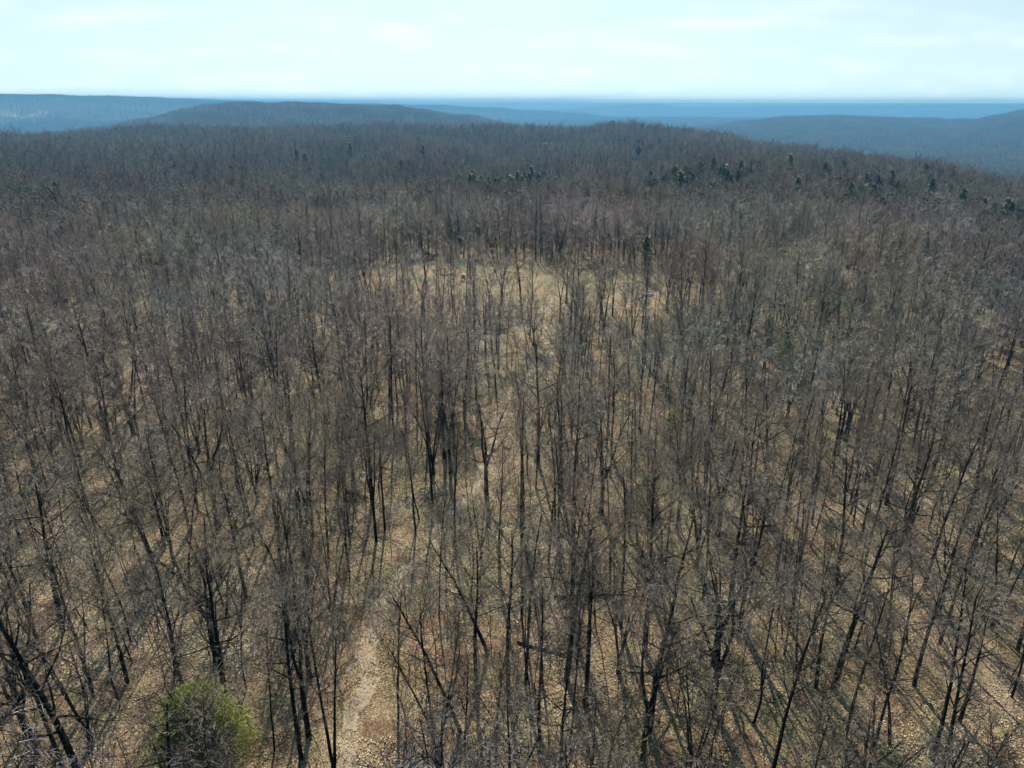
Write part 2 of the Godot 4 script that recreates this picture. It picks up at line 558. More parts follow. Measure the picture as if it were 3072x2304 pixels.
func set_sky() -> void:
	var a := deg_to_rad(SUN_BEARING)
	var e := deg_to_rad(SUN_HEIGHT)
	var to_sun := Vector3(sin(a) * cos(e), sin(e), -cos(a) * cos(e))
	var sun := DirectionalLight3D.new()
	sun.name = "sun"
	sun.light_energy = 1.6
	sun.light_color = Color(1.0, 0.95, 0.86)
	sun.light_angular_distance = 0.5
	sun.shadow_enabled = true
	add_child(sun)
	sun.look_at_from_position(to_sun * 100.0, Vector3.ZERO)
	var w := 1024
	var h := 512
	var data := PackedFloat32Array()
	data.resize(w * h * 3)
	var wisps := noise(0.9, 31, 5)
	var veil := noise(0.5, 32, 3)
	for y in h:
		var up := (0.5 - (y + 0.5) / h) * PI
		for x in w:
			var k := (y * w + x) * 3
			if up < -0.02:
				data[k] = 0.25; data[k + 1] = 0.27; data[k + 2] = 0.28
				continue
			var round_ := (x + 0.5) / w * TAU
			var d := Vector3(sin(round_) * cos(up), sin(up), -cos(round_) * cos(up))
			var off := rad_to_deg(acos(clampf(d.dot(to_sun), -1, 1)))
			var deg := rad_to_deg(maxf(up, 0.0))
			var t := exp(-deg / 14.5)
			var c := Vector3(0.06, 0.2, 0.34).lerp(Vector3(0.54, 0.71, 0.735), t)
			c *= lerpf(0.2, 1.0, 0.5 + 0.5 * d.dot(to_sun))
			c += Vector3(1.0, 0.97, 0.92) * (1.0 * exp(-off / 20.0))
			# thin cirrus: long streaks lying across the sky
			var flat := Vector2(d.x, d.z) / (d.y + 0.12)
			var s := wisps.get_noise_2d(flat.x * 1.3, flat.y * 3.4) * 0.75 + veil.get_noise_2d(flat.x, flat.y * 1.6) * 0.55 - 0.06
			c = c.lerp(c + Vector3(0.2, 0.13, 0.12), clampf(s * 0.9, 0.0, 0.6))
			data[k] = c.x; data[k + 1] = c.y; data[k + 2] = c.z
	var pan := PanoramaSkyMaterial.new()
	pan.panorama = ImageTexture.create_from_image(Image.create_from_data(w, h, false, Image.FORMAT_RGBF, data.to_byte_array()))
	var sky := Sky.new()
	sky.sky_material = pan
	var env := Environment.new()
	env.background_mode = Environment.BG_SKY
	env.sky = sky
	env.background_energy_multiplier = 1.0
	env.tonemap_mode = Environment.TONE_MAPPER_LINEAR
	env.tonemap_exposure = 1.65
	env.sdfgi_enabled = true
	env.ssao_enabled = true
	env.ssil_enabled = true
	env.fog_enabled = true
	env.fog_density = 0.00011
	env.fog_light_color = Color(0.22, 0.6, 1.0).linear_to_srgb()
	env.volumetric_fog_enabled = true
	env.volumetric_fog_density = 0.0
	var we := WorldEnvironment.new()
	we.name = "daylight"
	we.environment = env
	add_child(we)

# the moist blue air that lies over the valleys between the hills
func set_haze() -> void:
	var blue := FogMaterial.new()
	blue.resource_name = "blue air"
	blue.density = 0.00029
	blue.albedo = Color(0.18, 0.52, 0.92).linear_to_srgb()
	var pale := FogMaterial.new()
	pale.resource_name = "pale air"
	pale.density = 0.0006
	pale.albedo = Color(0.5, 0.8, 0.93).linear_to_srgb()
	for q in [[Vector3(-7000, -70, -8900), Vector3(-1000, 80, -540), blue, "thin blue haze before the high plateau at the photo's border"],
			[Vector3(-999, -70, -2300), Vector3(160, 71, -540), blue, "thin blue haze round the long rounded hill"],
			[Vector3(-999, -70, -4400), Vector3(160, 59.5, -2301), blue, "thin blue haze over the ridges just beyond the rounded hill"],
			[Vector3(161, -70, -4400), Vector3(7000, 59.5, -540), blue, "thin blue haze in the broad valley beside the falling slope"],
			[Vector3(-999, -70, -9300), Vector3(7000, 70, -4401), pale, "pale haze whitening the last ridges under the sky"]]:
		var air := FogVolume.new()
		air.name = numbered("valley_haze")
		air.shape = RenderingServer.FOG_VOLUME_SHAPE_BOX
		air.size = q[1] - q[0]
		air.position = (q[0] + q[1]) * 0.5
		air.material = q[2]
		add_child(air)
		tag(air, q[3], "", "", "stuff")

func set_paths() -> void:
	# the dirt trail, a strip whose width and edge wander
	var edge := PackedVector2Array()
	var back := PackedVector2Array()
	var c := Curve2D.new()
	for k in trail.size():
		var t := (trail[mini(k + 1, trail.size() - 1)] - trail[maxi(k - 1, 0)]) / 6.0
		c.add_point(trail[k], -t, t)
	var n := 90
	for k in n + 1:
		var at := c.get_baked_length() * k / n
		var p := c.sample_baked(at)
		var q := c.sample_baked(minf(at + 0.5, c.get_baked_length()))
		var o := c.sample_baked(maxf(at - 0.5, 0.0))
		var side := (q - o).normalized().orthogonal()
		edge.append(p + side * (1.08 + 0.45 * n_rough.get_noise_1d(at * 30.0)))
		back.append(p - side * (1.08 + 0.45 * n_rough.get_noise_1d(at * 30.0 + 500.0)))
	back.reverse()
	edge.append_array(back)
	var path := put("path", sheet(edge, 0.2, 0.05, 1.6, 0.3), M.dirt)
	tag(path, "pale dirt trail winding through the trees to the clearing", "", "", "structure")
	var field := put("field", sheet(clearing, 1.2, 0.035, 5.0), M.straw)
	tag(field, "dry tan grass of the small clearing in the forest", "", "", "structure")

func plant_forest() -> void:
	var ks := kinds()
	var near_shapes := []
	var far_meshes := []
	for k in ks.size():
		var S := tree_shape(ks[k][1])
		near_shapes.append(S)
		var P: Dictionary = ks[k][1].duplicate()
		P.lod = 1
		P.deep = 3
		P.thin = 0.018
		P.many = [P.many[0], 7, 8]
		far_meshes.append(joined(tree_shape(P), M.bark_any, M.twig_any))
	# trees that stand out, by where their feet are
	var marked := [
		[-1.5, -42.0, 6, 2], [6.6, -41.7, 5, 2], [29.2, -42.3, 6, 2], [-26.0, -44.4, 6, 1], [-47.1, -78.4, 2], [-41.8, -75.2, 4], [-20.6, -51.0, 0], [-20.5, -53.5, 3], [-16.9, -49.2, 4], [-31.5, -49.6, 8], [-42.0, -52.6, 5], [-46.5, -51.0, 6], [-54.5, -69.0, 2],
		[-7.0, -50.0, 5], [-0.4, -60.7, 0], [1.5, -60.5, 1], [6.1, -61.8, 2], [3.4, -60.8, 8], [7.9, -58.0, 3], [2.0, -59.6, 9], [13.4, -70.0, 1], [-3.9, -60.5, 0], [-11.6, -53.9, 8],
		[28.0, -74.3, 2], [36.3, -81.1, 0], [33.4, -60.2, 7], [35.2, -60.1, 2], [41.9, -63.4, 8], [42.6, -61.3, 9], [44.4, -60.6, 0], [21.4, -57.7, 6], [13.9, -54.2, 2], [52.0, -80.9, 2], [27.7, -69.5, 3], [50.9, -67.2, 1],
		[-96, -163, 2], [-41.2, -99.8, 5], [-48.0, -90.2, 1], [-66, -105, 0], [8.2, -100.5, 2], [-12.3, -114.8, 3], [-22.5, -99.3, 2], [-4.2, -102.2, 6], [1.6, -90.2, 1], [10.1, -100.2, 0],
		[12.0, -132.7, 7], [34.4, -112.8, 2], [28.8, -109.6, 0], [39.7, -96.5, 2], [30.7, -90.2, 6], [60.0, -98.7, 2], [59.5, -116.0, 3],
		[-12.3, -226, 4], [-3.2, -221, 6], [3.0, -219, 2], [17.5, -222, 6], [26.5, -205, 6], [30.5, -208, 3], [14.0, -200, 3], [8.0, -190, 9],
	]
	var feet := []        # [place, kind, size]
	var grid := {}
	for m in marked:
		feet.append([Vector2(m[0], m[1]), int(m[2]), 0.85 if m.size() > 3 else 1.0, m[3] if m.size() > 3 else 0, true])
		grid[Vector2i((Vector2(m[0], m[1]) / 4.0).floor())] = [Vector2(m[0], m[1])]
	var pick := [0, 0, 1, 1, 2, 3, 4, 5, 7, 8, 8, 8, 9, 9, 0, 1, 1, 6, 8, 9, 8, 8, 1]
	var z := -24.0
	while z > -352.0:
		var x := -270.0
		while x < 270.0:
			var p := Vector2(x, z) + Vector2(rng.randf_range(-2.4, 2.4), rng.randf_range(-2.4, 2.4))
			x += 5.2 if p.y > -276.0 else 3.9
			var r := p.length()
			var a := absf(rad_to_deg(atan2(p.x, -p.y)))
			if r > 350.0 or r < 24.0 or a > (54.0 if r < 130.0 else 43.0): continue
			if r < 276.0 and rng.randf() < 0.12 + 0.3 * n_rough.get_noise_2d(p.x * 6.0, p.y * 6.0): continue
			if off_trail(p) < 2.6 or in_clearing(p): continue
			if absf(p.x) < 46.0 and p.y < -165.0 and p.y > -260.0 and rng.randf() < (0.76 if p.y < -195.0 else 0.5): continue
			if p.y > -215.0 and minf(off_trail(p / 0.8), off_trail(p / 0.7)) < 2.4 and rng.randf() < 0.7: continue
			if p.distance_to(Vector2(-28, -48.5)) < 5.0: continue
			var c := Vector2i((p / 4.0).floor())
			var free := true
			for dx in [-1, 0, 1]:
				for dz in [-1, 0, 1]:
					for q in grid.get(c + Vector2i(dx, dz), []):
						if p.distance_to(q) < 2.6: free = false
			if not free: continue
			if not grid.has(c): grid[c] = []
			grid[c].append(p)
			feet.append([p, pick[rng.randi() % pick.size()], rng.randf_range(0.68, 1.12), 0, false])
		z -= 5.2 if z > -276.0 else 3.9
	feet.sort_custom(func(m, n): return m[0].length() - (1000.0 if m[4] else 0.0) < n[0].length() - (1000.0 if n[4] else 0.0))
	# one of each kind with its parts, then copies
	var protos := []
	for k in ks.size():
		var t := Node3D.new()
		t.name = "bare_tree"
		put("trunk", near_shapes[k][0].made(), M.bark[0], t)
		for l in near_shapes[k][1]: put("limb", l.made(), M.bark[0], t)
		put("crown", near_shapes[k][2].made(), M.twig[0], t)
		protos.append(t)
	var single := 0
	var labels := {}
	var rest := []
	var tints := []
	for k in ks.size():
		rest.append([]); tints.append([])
	for f in feet:
		var p := spot(f[0].x, f[0].y)
		var size: float = f[2]
		var high: float = ks[f[1]][1].height * size
		var foot := seen_at(p)
		var top := seen_at(p + Vector3.UP * high * 0.85)
		var shown := (foot.x > 0.0 and foot.x < 1.0 and foot.y < 1.0) or (top.x > 0.0 and top.x < 1.0 and top.y < 0.98)
		var label := ""
		if shown and single < 300:
			var by := ""
			if off_trail(f[0]) < 5.0: by = " beside dirt trail"
			elif f[0].y < -185.0: by = " by clearing"
			label = "%s%s, %s" % [ks[f[1]][0], by, whereabouts(p, high)]
			if labels.has(label): label = ""
		if label == "":
			rest[f[1]].append(stand_at(p, size))
			tints[f[1]].append(tint(p.x, p.z))
			continue
		if f[3] == 1: label = "broad bare tree with whitish limbs hanging over the olive-green cedar"
		labels[label] = true
		single += 1
		var t: Node3D = protos[f[1]].duplicate()
		t.name = numbered("bare_tree")
		add_child(t, true)
		t.transform = stand_at(p, size)
		var bark: Material = M.bark[rng.randi() % M.bark.size()]
		var twig: Material = M.twig[rng.randi() % M.twig.size()]
		for part in t.get_children():
			part.material_override = twig if String(part.name).begins_with("crown") else bark
			if f[3] == 1 and not String(part.name).begins_with("trunk"): part.material_override = M.pale
			if f[3] == 2: part.material_override = M.pale if String(part.name).begins_with("crown") else M.bark[2]
		tag(t, label, "tree", "bare hardwood trees of the forest")
	for t in protos: t.free()
	var wood := base("bare_forest")
	tag(wood, "bare grey hardwood forest closing round the clearing beyond the nearer trees", "forest", "", "stuff")
	for k in ks.size():
		many_copies("trees", wood, far_meshes[k], rest[k], tints[k])
	# saplings
	var sk := sapling_kinds()
	var sp := []
	var sm := []
	for k in sk.size():
		var S := tree_shape(sk[k][1])
		sm.append(joined(S, M.bark_any, M.twig_any))
		var t := Node3D.new()
		t.name = "sapling"
		var stem := Soup.new()
		stem.add(S[0], Transform3D())
		for l in S[1]: stem.add(l, Transform3D())
		put("stem", stem.made(), M.bark[1], t)
		put("crown", S[2].made(), M.twig[0], t)
		sp.append(t)
	rest = []; tints = []
	for k in sk.size():
		rest.append([]); tints.append([])
	var small := []
	z = -30.0
	while z > -345.0:
		var x := -260.0
		while x < 260.0:
			var p := Vector2(x, z) + Vector2(rng.randf_range(-2, 2), rng.randf_range(-2, 2))
			x += 4.6
			var r := p.length()
			var a := absf(rad_to_deg(atan2(p.x, -p.y)))
			if r > 345.0 or r < 30.0 or a > (50.0 if r < 130.0 else 40.0): continue
			if rng.randf() < (0.42 if r < 180.0 else (0.5 if r < 290.0 else 0.0)) - 0.8 * n_rough.get_noise_2d(p.x * 9.0 + 77.0, p.y * 9.0): continue
			if off_trail(p) < 1.6: continue
			if in_clearing(p) and rng.randf() < 0.93: continue
			if absf(p.x) < 46.0 and p.y < -175.0 and p.y > -260.0 and rng.randf() < 0.5: continue
			if p.distance_to(Vector2(-28, -48.5)) < 4.0: continue
			small.append(p)
		z -= 4.6
	small.sort_custom(func(m, n): return m.length() < n.length())
	single = 0
	for q in small:
		var p := spot(q.x, q.y)
		var k := rng.randi() % sk.size()
		var size := rng.randf_range(0.6, 1.15)
		var foot := seen_at(p)
		var label := ""
		if foot.x > 0.0 and foot.x < 1.0 and foot.y < 1.0 and single < 300:
			label = "%s%s, %s" % [sk[k][0], " beside trail" if off_trail(q) < 4.0 else " among taller trees", whereabouts(p, 8.0)]
			if labels.has(label): label = ""
		if label == "":
			rest[k].append(stand_at(p, size)); tints[k].append(tint(p.x, p.z))
			continue
		labels[label] = true
		single += 1
		var t: Node3D = sp[k].duplicate()
		t.name = numbered("sapling")
		add_child(t, true)
		t.transform = stand_at(p, size)
		var twig: Material = M.twig[rng.randi() % M.twig.size()]
		t.get_child(1).material_override = twig
		tag(t, label, "sapling", "bare saplings of the understorey")
	for t in sp: t.free()
	var under := base("undergrowth")
	tag(under, "thin bare saplings filling the forest between the larger trees", "undergrowth", "", "stuff")
	for k in sk.size():
		many_copies("stems", under, sm[k], rest[k], tints[k])

# the bare forest on the hills: single small-scale trees on the first slope, then stands of trees ever farther away
func plant_hills() -> void:
	var slope_meshes := []
	for k in 5:
		var P: Dictionary = kinds()[[0, 1, 2, 3, 8][k]][1].duplicate()
		P.lod = 1
		P.deep = 2
		P.thin = 0.04
		P.open = 62
		P.crown = 0.4
		P.limb *= 1.15
		P.rise = 0.02
		P.height *= 0.93
		P.many = [13, 10]
		slope_meshes.append(joined(tree_shape(P), M.bark_any, M.twig_any))
	var wood := base("hillside_forest")
	tag(wood, "bare forest covering the near slope beyond the clearing", "forest", "", "stuff")
	var places := []
	var tints := []
	for k in 5:
		places.append([]); tints.append([])
	var z := -250.0
	while z > -1180.0:
		var x := -760.0
		while x < 760.0:
			var p := Vector2(x, z) + Vector2(rng.randf_range(-2.5, 2.5), rng.randf_range(-2.5, 2.5))
			x += 5.2
			var r := p.length()
			var a := rad_to_deg(atan2(p.x, -p.y))
			if r < 350.0 or r > 1180.0 or absf(a) > 39.0: continue
			if rng.randf() < 0.14 + 0.35 * n_rough.get_noise_2d(p.x * 5.0, p.y * 5.0): continue
			if p.distance_to(Vector2(40, -872)) < 9.0 or (absf(p.x - 38.0) < 11.0 and p.y > -872.0 and p.y < -760.0 and rng.randf() < (0.9 if p.y < -840.0 else 0.25)): continue
			if near_pine(p): continue
			if a > -23.0 and a < -5.0 and absf(r - 890.0) < 5.0: continue
			var k := rng.randi() % 5
			places[k].append(stand_at(spot(p.x, p.y), rng.randf_range(0.7, 1.15)))
			tints[k].append(tint(p.x, p.y))
		z -= 5.2
	for k in 5: many_copies("trees", wood, slope_meshes[k], places[k], tints[k])
	# stands
	stands("far_hill_forest", "bare forest on the long rounded hill behind the near slope and around it", 1180.0, 2700.0, 26.0, 32, 0.12, 42, 4)
	stands("distant_ridge_forest", "hazy blue forest on the distant ridges below the sky", 2700.0, 6600.0, 34.0, 25, 0.3, 7, 3)

func stands(called: String, label: String, from: float, to: float, cell: float, count: int, thin: float, twigs: int, variants: int) -> void:
	var wood := base(called)
	tag(wood, label, "forest", "", "stuff")
	for v in variants:
		var trunks := Soup.new()
		var crowns := Soup.new()
		for k in count:
			var p := Vector3(rng.randf_range(-0.5, 0.5) * cell, 0, rng.randf_range(-0.5, 0.5) * cell)
			var h := rng.randf_range(15, 22)
			trunks.tube(PackedVector3Array([p + Vector3.DOWN * 2.0, p + Vector3.UP * h * 0.7]), PackedFloat32Array([0.25, 0.1]), 3)
			for t in twigs:
				var a := rng.randf() * TAU
				var from_ := p + Vector3.UP * h * rng.randf_range(0.4, 0.8)
				var go := Vector3(cos(a), rng.randf_range(0.5, 1.6), sin(a)).normalized() * rng.randf_range(3.0, 5.5)
				crowns.tube(PackedVector3Array([from_, from_ + go]), PackedFloat32Array([thin * rng.randf_range(0.7, 1.4), 0.0]), 3)
		var mesh := ArrayMesh.new()
		trunks.into(mesh, M.bark_any)
		crowns.into(mesh, M.twig_any)
		var places := []
		var tints := []
		var z := -from * 0.7
		while z > -to:
			var x := -to * 0.66
			while x < to * 0.66:
				var p := Vector2(x, z)
				x += cell
				var r := p.length()
				var a := rad_to_deg(atan2(p.x, -p.y))
				if r < from or r > to or absf(a) > 38.0 or hash(Vector2i(p / cell)) % variants != v: continue
				if r > 2700.0 and in_far_field(a, r): continue
				var at := spot(p.x, p.y)
				var sx := (land(p.x + cell * 0.5, p.y) - land(p.x - cell * 0.5, p.y)) / cell
				var sz := (land(p.x, p.y + cell * 0.5) - land(p.x, p.y - cell * 0.5)) / cell
				var turn := Basis(Vector3.UP, PI / 2 * (rng.randi() % 4))
				var lie := Basis(Vector3(1, sx, 0), Vector3.UP, Vector3(0, sz, 1))
				places.append(Transform3D(lie * turn, at))
				var c := tint(p.x, p.y)
				tints.append(Color.WHITE.lerp(c, 0.6))
			z -= cell
		many_copies("stand", wood, mesh, places, tints)

func in_far_field(a: float, r: float) -> bool:
	return (a < -33.0 and r > 2865 and r < 2945) or (a > -32.7 and a < -31.2 and absf(r - (2900.0 + 90.0 * (a + 32.0))) < 50.0)

# ---------------------------------------------------------------- evergreens

func evergreen_shape(height: float, wide: float, sprays: int, lod: int, round_ := false) -> Array:
	var trunk := Soup.new()
	trunk.tube(PackedVector3Array([Vector3(0, -0.3, 0), Vector3(0.05, height * 0.5, 0.04), Vector3(0, height * 0.97, 0)]), PackedFloat32Array([height * 0.018, height * 0.011, 0.0]), 6)
	var f := Soup.new()
	for k in sprays:
		var u := pow(rng.randf(), 0.75)
		var y := height * (0.08 + 0.92 * u)
		var reach := wide * 0.5 * ((sqrt(maxf(0.0, 1.0 - pow(maxf(u * 1.15 - 0.15, 0.0), 2.2)))) if round_ else (1.04 - u))
		var a := rng.randf() * TAU
		reach *= 0.8 + 0.3 * sin(a * 5.0 + y * 1.7) * sin(y * 2.3 + a)
		var from := Vector3(0, y, 0)
		var d := Vector3(cos(a), rng.randf_range(-0.15, 0.45), sin(a)).normalized()
		var end := from + d * reach * rng.randf_range(0.55, 1.05)
		if lod == 0 and k % 9 == 0:
			trunk.tube(PackedVector3Array([from, end]), PackedFloat32Array([0.03, 0.0]), 3)
		# a spray: leaflets fanned round the end of a twig
		for j in (9 if lod == 0 else 4):
			var s := (0.28 if lod == 0 else 0.85) * rng.randf_range(0.6, 1.3)
			var q := end + Vector3(rng.randfn(0, 0.2), rng.randfn(0, 0.16), rng.randfn(0, 0.2)) * (1.0 if lod == 0 else 2.2)
			var dir := (d + Vector3(rng.randfn(0, 0.6), rng.randfn(0.25, 0.5), rng.randfn(0, 0.6))).normalized()
			var side := dir.cross(Vector3(rng.randf() - 0.5, rng.randf(), rng.randf() - 0.5)).normalized() * s * 0.22
			f.tri(q - side, q + dir * s, q + side)
	return [trunk, f]

# groves of conifers: bearing, distance, spread of each, how many
const GROVES := [[-4.0, 545.0, 2.6, 42.0, 10], [0.6, 565.0, 1.3, 36.0, 8], [3.6, 540.0, 1.6, 30.0, 4], [11.5, 525.0, 1.6, 36.0, 5], [16.0, 540.0, 2.6, 70.0, 8], [21.0, 560.0, 2.4, 70.0, 4],
	[27.0, 500.0, 3.0, 90.0, 10], [32.5, 440.0, 2.2, 80.0, 8], [32.5, 850.0, 2.6, 26.0, 12], [-33.0, 560.0, 1.2, 26.0, 4], [-3.0, 925.0, 0.0, 0.0, 1], [4.5, 925.0, 0.0, 0.0, 1], [7.5, 925.0, 0.2, 2.0, 2], [9.8, 900.0, 0.0, 0.0, 1], [-14.0, 700.0, 6.0, 60.0, 3], [8.0, 720.0, 5.0, 60.0, 3]]
var pines: Array = []

func choose_pines() -> void:
	pines.append([10.7, 259.0, 2])
	for g in GROVES:
		for k in g[4]:
			pines.append([g[0] + rng.randf_range(-g[2], g[2]), g[1] + rng.randf_range(-g[3], g[3]), rng.randi() % 2])

func near_pine(p: Vector2) -> bool:
	for e in pines:
		var q := Vector2(sin(deg_to_rad(e[0])), -cos(deg_to_rad(e[0])))
		for d in [0.0, 8.0, 17.0, 27.0]:
			if p.distance_squared_to(q * (e[1] - d)) < 42.0: return true
	return false

func plant_evergreens() -> void:
	var near := [evergreen_shape(11.0, 9.0, 3600, 0, true), evergreen_shape(7.0, 4.6, 700, 0, true)]
	var far := [evergreen_shape(17.0, 9.0, 420, 1), evergreen_shape(14.5, 9.5, 420, 1, true)]
	var list := [
		# x, z, shape, size, needle tone, words
		[-28.2, -48.0, 0, 1.03, 0, "broad olive-green cedar under pale bare limbs by the trail"],
		[64.7, -158, 1, 1.1, 0, "small dark green cedar alone among grey crowns beyond the big oak"],
		[29.6, -119, 1, 1.0, 0, "small olive cedar beside thick dark trunks near the middle slope"],
		[21.7, -99, 1, 0.75, 0, "low faint green cedar behind pale twigs above the dark tangle"],
	]
	for e in list:
		var S: Array = near[e[2]]
		var t := base("cedar", spot(e[0], e[1]), rng.randf() * TAU)
		t.scale = Vector3.ONE * e[3]
		put("trunk", S[0].made(), M.bark[1], t)
		put("foliage", S[1].made(), M.needle[e[4]], t)
		tag(t, e[5], "cedar", "cedars in the near forest")
	var said := {}
	for e in pines:
		var S: Array = far[e[2] % 2]
		var t := base("pine_tree", polar(e[0], e[1]), rng.randf() * TAU)
		t.scale = Vector3.ONE * (0.92 if e[2] == 2 else rng.randf_range(1.1, 1.45))
		put("trunk", S[0].made(), M.bark[1], t)
		put("foliage", S[1].made(), M.needle[1 + rng.randi() % 2], t)
		var high := (17.0 if e[2] != 1 else 13.0) * t.scale.y
		var words := "tall dark conifer at the clearing's far edge among bare trees"
		if e[2] != 2:
			var c := seen_at(t.position + Vector3.UP * high * 0.7)
			words = "%s conifer on %s, crown %s percent across, %s down" % ["pointed dark" if e[2] == 0 else "rounded dark", "valley floor" if e[1] > 800 and e[0] > 20.0 else ("crest" if e[1] > 860 else "slope"), word(roundi(c.x * 100)), word(roundi(c.y * 100))]
			if said.has(words): words = words.replace("dark", "smaller dark")
			if said.has(words): words = words.replace("smaller dark", "half-hidden dark")
		said[words] = true
		tag(t, words, "pine", "scattered conifers on the slopes")

	# the many more that read as one soft green band
	var grove := base("evergreen_grove")
	tag(grove, "soft dark green band of evergreens mixed into the bare slopes", "evergreens", "", "stuff")
	for v in 2:
		var mesh := ArrayMesh.new()
		far[v][0].into(mesh, M.bark_any)
		far[v][1].into(mesh, M.needle_any)
		var where := []
		var tones := []
		for g in GROVES:
			if g[4] < 3: continue
			for k in g[4] * 3:
				var p := polar(g[0] + rng.randfn(0, g[2] * 0.8), g[1] + rng.randfn(0, g[3] * 0.8))
				where.append(stand_at(p, rng.randf_range(0.8, 1.25)))
				tones.append(Color.WHITE * rng.randf_range(0.7, 1.4))
		many_copies("trees", grove, mesh, where, tones)

# fallen leaves that stand proud of the litter and catch the sun, in patches
func scatter_leaves() -> void:
	var floor_ := base("fallen_leaves")
	tag(floor_, "curled dry leaves strewn over the forest floor", "leaves", "", "stuff")
	var tones := [Color(0.43, 0.35, 0.25), Color(0.3, 0.19, 0.12), Color(0.54, 0.47, 0.355), Color(0.34, 0.3, 0.15)]
	var size := 6.0
	for v in 4:
		var s := Soup.new()
		for k in 330:
			var p := Vector3(rng.randf_range(-0.5, 0.5) * size, rng.randf_range(0.04, 0.11), rng.randf_range(-0.5, 0.5) * size)
			var a := rng.randf() * TAU
			var l := Vector3(cos(a), rng.randf_range(-0.35, 0.35), sin(a)) * rng.randf_range(0.07, 0.15)
			var w := l.cross(Vector3.UP).normalized() * l.length() * 0.62
			var curl := Vector3.UP * rng.randf_range(0.02, 0.07)
			s.tri(p - l, p + w + curl, p + l)
			s.tri(p - l, p + l, p - w + curl)
		var m := plain(tones[v], 0.55, true)
		var mesh := s.made(m)
		var places := []
		var tints := []
		var z := -27.0
		while z > -210.0:
			var x := -170.0
			while x < 170.0:
				var p := Vector2(x + rng.randf_range(-2, 2), z + rng.randf_range(-2, 2))
				x += size
				var a := absf(rad_to_deg(atan2(p.x, -p.y)))
				if p.length() > 205.0 or a > (52.0 if p.length() < 90.0 else 41.0): continue
				if n_rough.get_noise_2d(p.x * 8.0 + v * 300.0, p.y * 8.0) < 0.03: continue
				places.append(Transform3D(Basis(Vector3.UP, rng.randf() * TAU), spot(p.x, p.y)))
				tints.append(tint())
			z -= size
		many_copies("patch", floor_, mesh, places, tints)

# dead sticks and small branches on the floor
func scatter_sticks() -> void:
	var floor_ := base("fallen_sticks")
	tag(floor_, "dead sticks and small branches lying about the forest floor", "sticks", "", "stuff")
	for v in 3:
		var s := Soup.new()
		for k in 13:
			var p := Vector3(rng.randf_range(-4, 4), rng.randf_range(0.05, 0.2), rng.randf_range(-4, 4))
			var a := rng.randf() * TAU
			var l := Vector3(cos(a), rng.randf_range(-0.02, 0.14), sin(a)) * (0.6 + 2.6 * pow(rng.randf(), 2.5))
			var mid := p + l * 0.5 + Vector3(rng.randfn(0, 0.12), 0.06, rng.randfn(0, 0.12))
			var r := 0.02 + 0.05 * rng.randf() * rng.randf() + l.length() * 0.008
			s.tube(PackedVector3Array([p, mid, p + l]), PackedFloat32Array([r, r * 0.8, 0.0]), 4)
			if k % 2: s.tube(PackedVector3Array([mid, mid + (l.rotated(Vector3.UP, 0.8) + Vector3.UP * 0.3) * 0.3]), PackedFloat32Array([r * 0.6, 0.0]), 3)
		var mesh := s.made([M.bark_any, M.twig_any, M.bark_any][v])
		var places := []
		var tints := []
		for k in 420:
			var p := Vector2(rng.randf_range(-150, 150), rng.randf_range(-190, -26))
			if absf(rad_to_deg(atan2(p.x, -p.y))) > 50.0 or off_trail(p) < 4.0: continue
			places.append(Transform3D(Basis(Vector3.UP, rng.randf() * TAU), spot(p.x, p.y)))
			tints.append(tint() * rng.randf_range(0.7, 1.6))
		many_copies("patch", floor_, mesh, places, tints)

# ---------------------------------------------------------------- small things

func brush_pile(at: Vector3, wide: float, high: float, count: int, words: String) -> void:
	var t := base("brush_pile", at)
	var s := Soup.new()
	var fine := Soup.new()
	for k in count:
		var a := rng.randf() * TAU
		var d := rng.randf()
		var p := Vector3(cos(a) * wide * 0.42 * d, high * (1.0 - d * d) * rng.randf(), sin(a) * wide * 0.3 * d)
		var b := rng.randf() * TAU
		var go := Vector3(cos(b), rng.randf_range(-0.1, 0.35), sin(b) * 0.7) * rng.randf_range(1.2, wide * 0.36)
		var mid := p + go * 0.5 + Vector3.UP * rng.randf_range(0.1, 0.4)
		(s if k % 6 == 0 else fine).tube(PackedVector3Array([p, mid, p + go]), PackedFloat32Array([0.1, 0.07, 0.02]) if k % 6 == 0 else PackedFloat32Array([0.03, 0.022, 0.0]), 4 if k % 6 == 0 else 3)
	put("branches", s.made(), M.bark[1], t).set_meta("kind", "stuff")
	put("twigs", fine.made(), M.bark[0], t).set_meta("kind", "stuff")
	tag(t, words, "brush pile", "dark brush piles")

func fallen_log(at: Vector3, turn: float, length: float, rad: float, words: String) -> void:
	var t := base("fallen_log", at, turn)
	var s := Soup.new()
	s.tube(PackedVector3Array([Vector3(-length / 2, rad * 0.8, 0), Vector3(-length / 6, rad * 0.9, 0.1), Vector3(length / 4, rad, 0.02), Vector3(length / 2, rad * 1.2, 0.15)]), PackedFloat32Array([rad, rad * 0.92, rad * 0.75, rad * 0.5]), 8)
	put("trunk", s.made(), M.bark[1], t)
	for k in 4:
		var b := Soup.new()
		var x := length * (0.05 + 0.11 * k)
		var side := 1.0 if k % 2 else -1.0
		b.tube(PackedVector3Array([Vector3(x, rad, 0), Vector3(x + 0.8, rad + 0.5, side * 0.8), Vector3(x + 1.7, rad + 0.6, side * 1.5)]), PackedFloat32Array([rad * 0.35, rad * 0.22, 0.0]), 5)
		put("branch", b.made(), M.bark[1], t)
	tag(t, words, "log", "fallen logs on the forest floor")

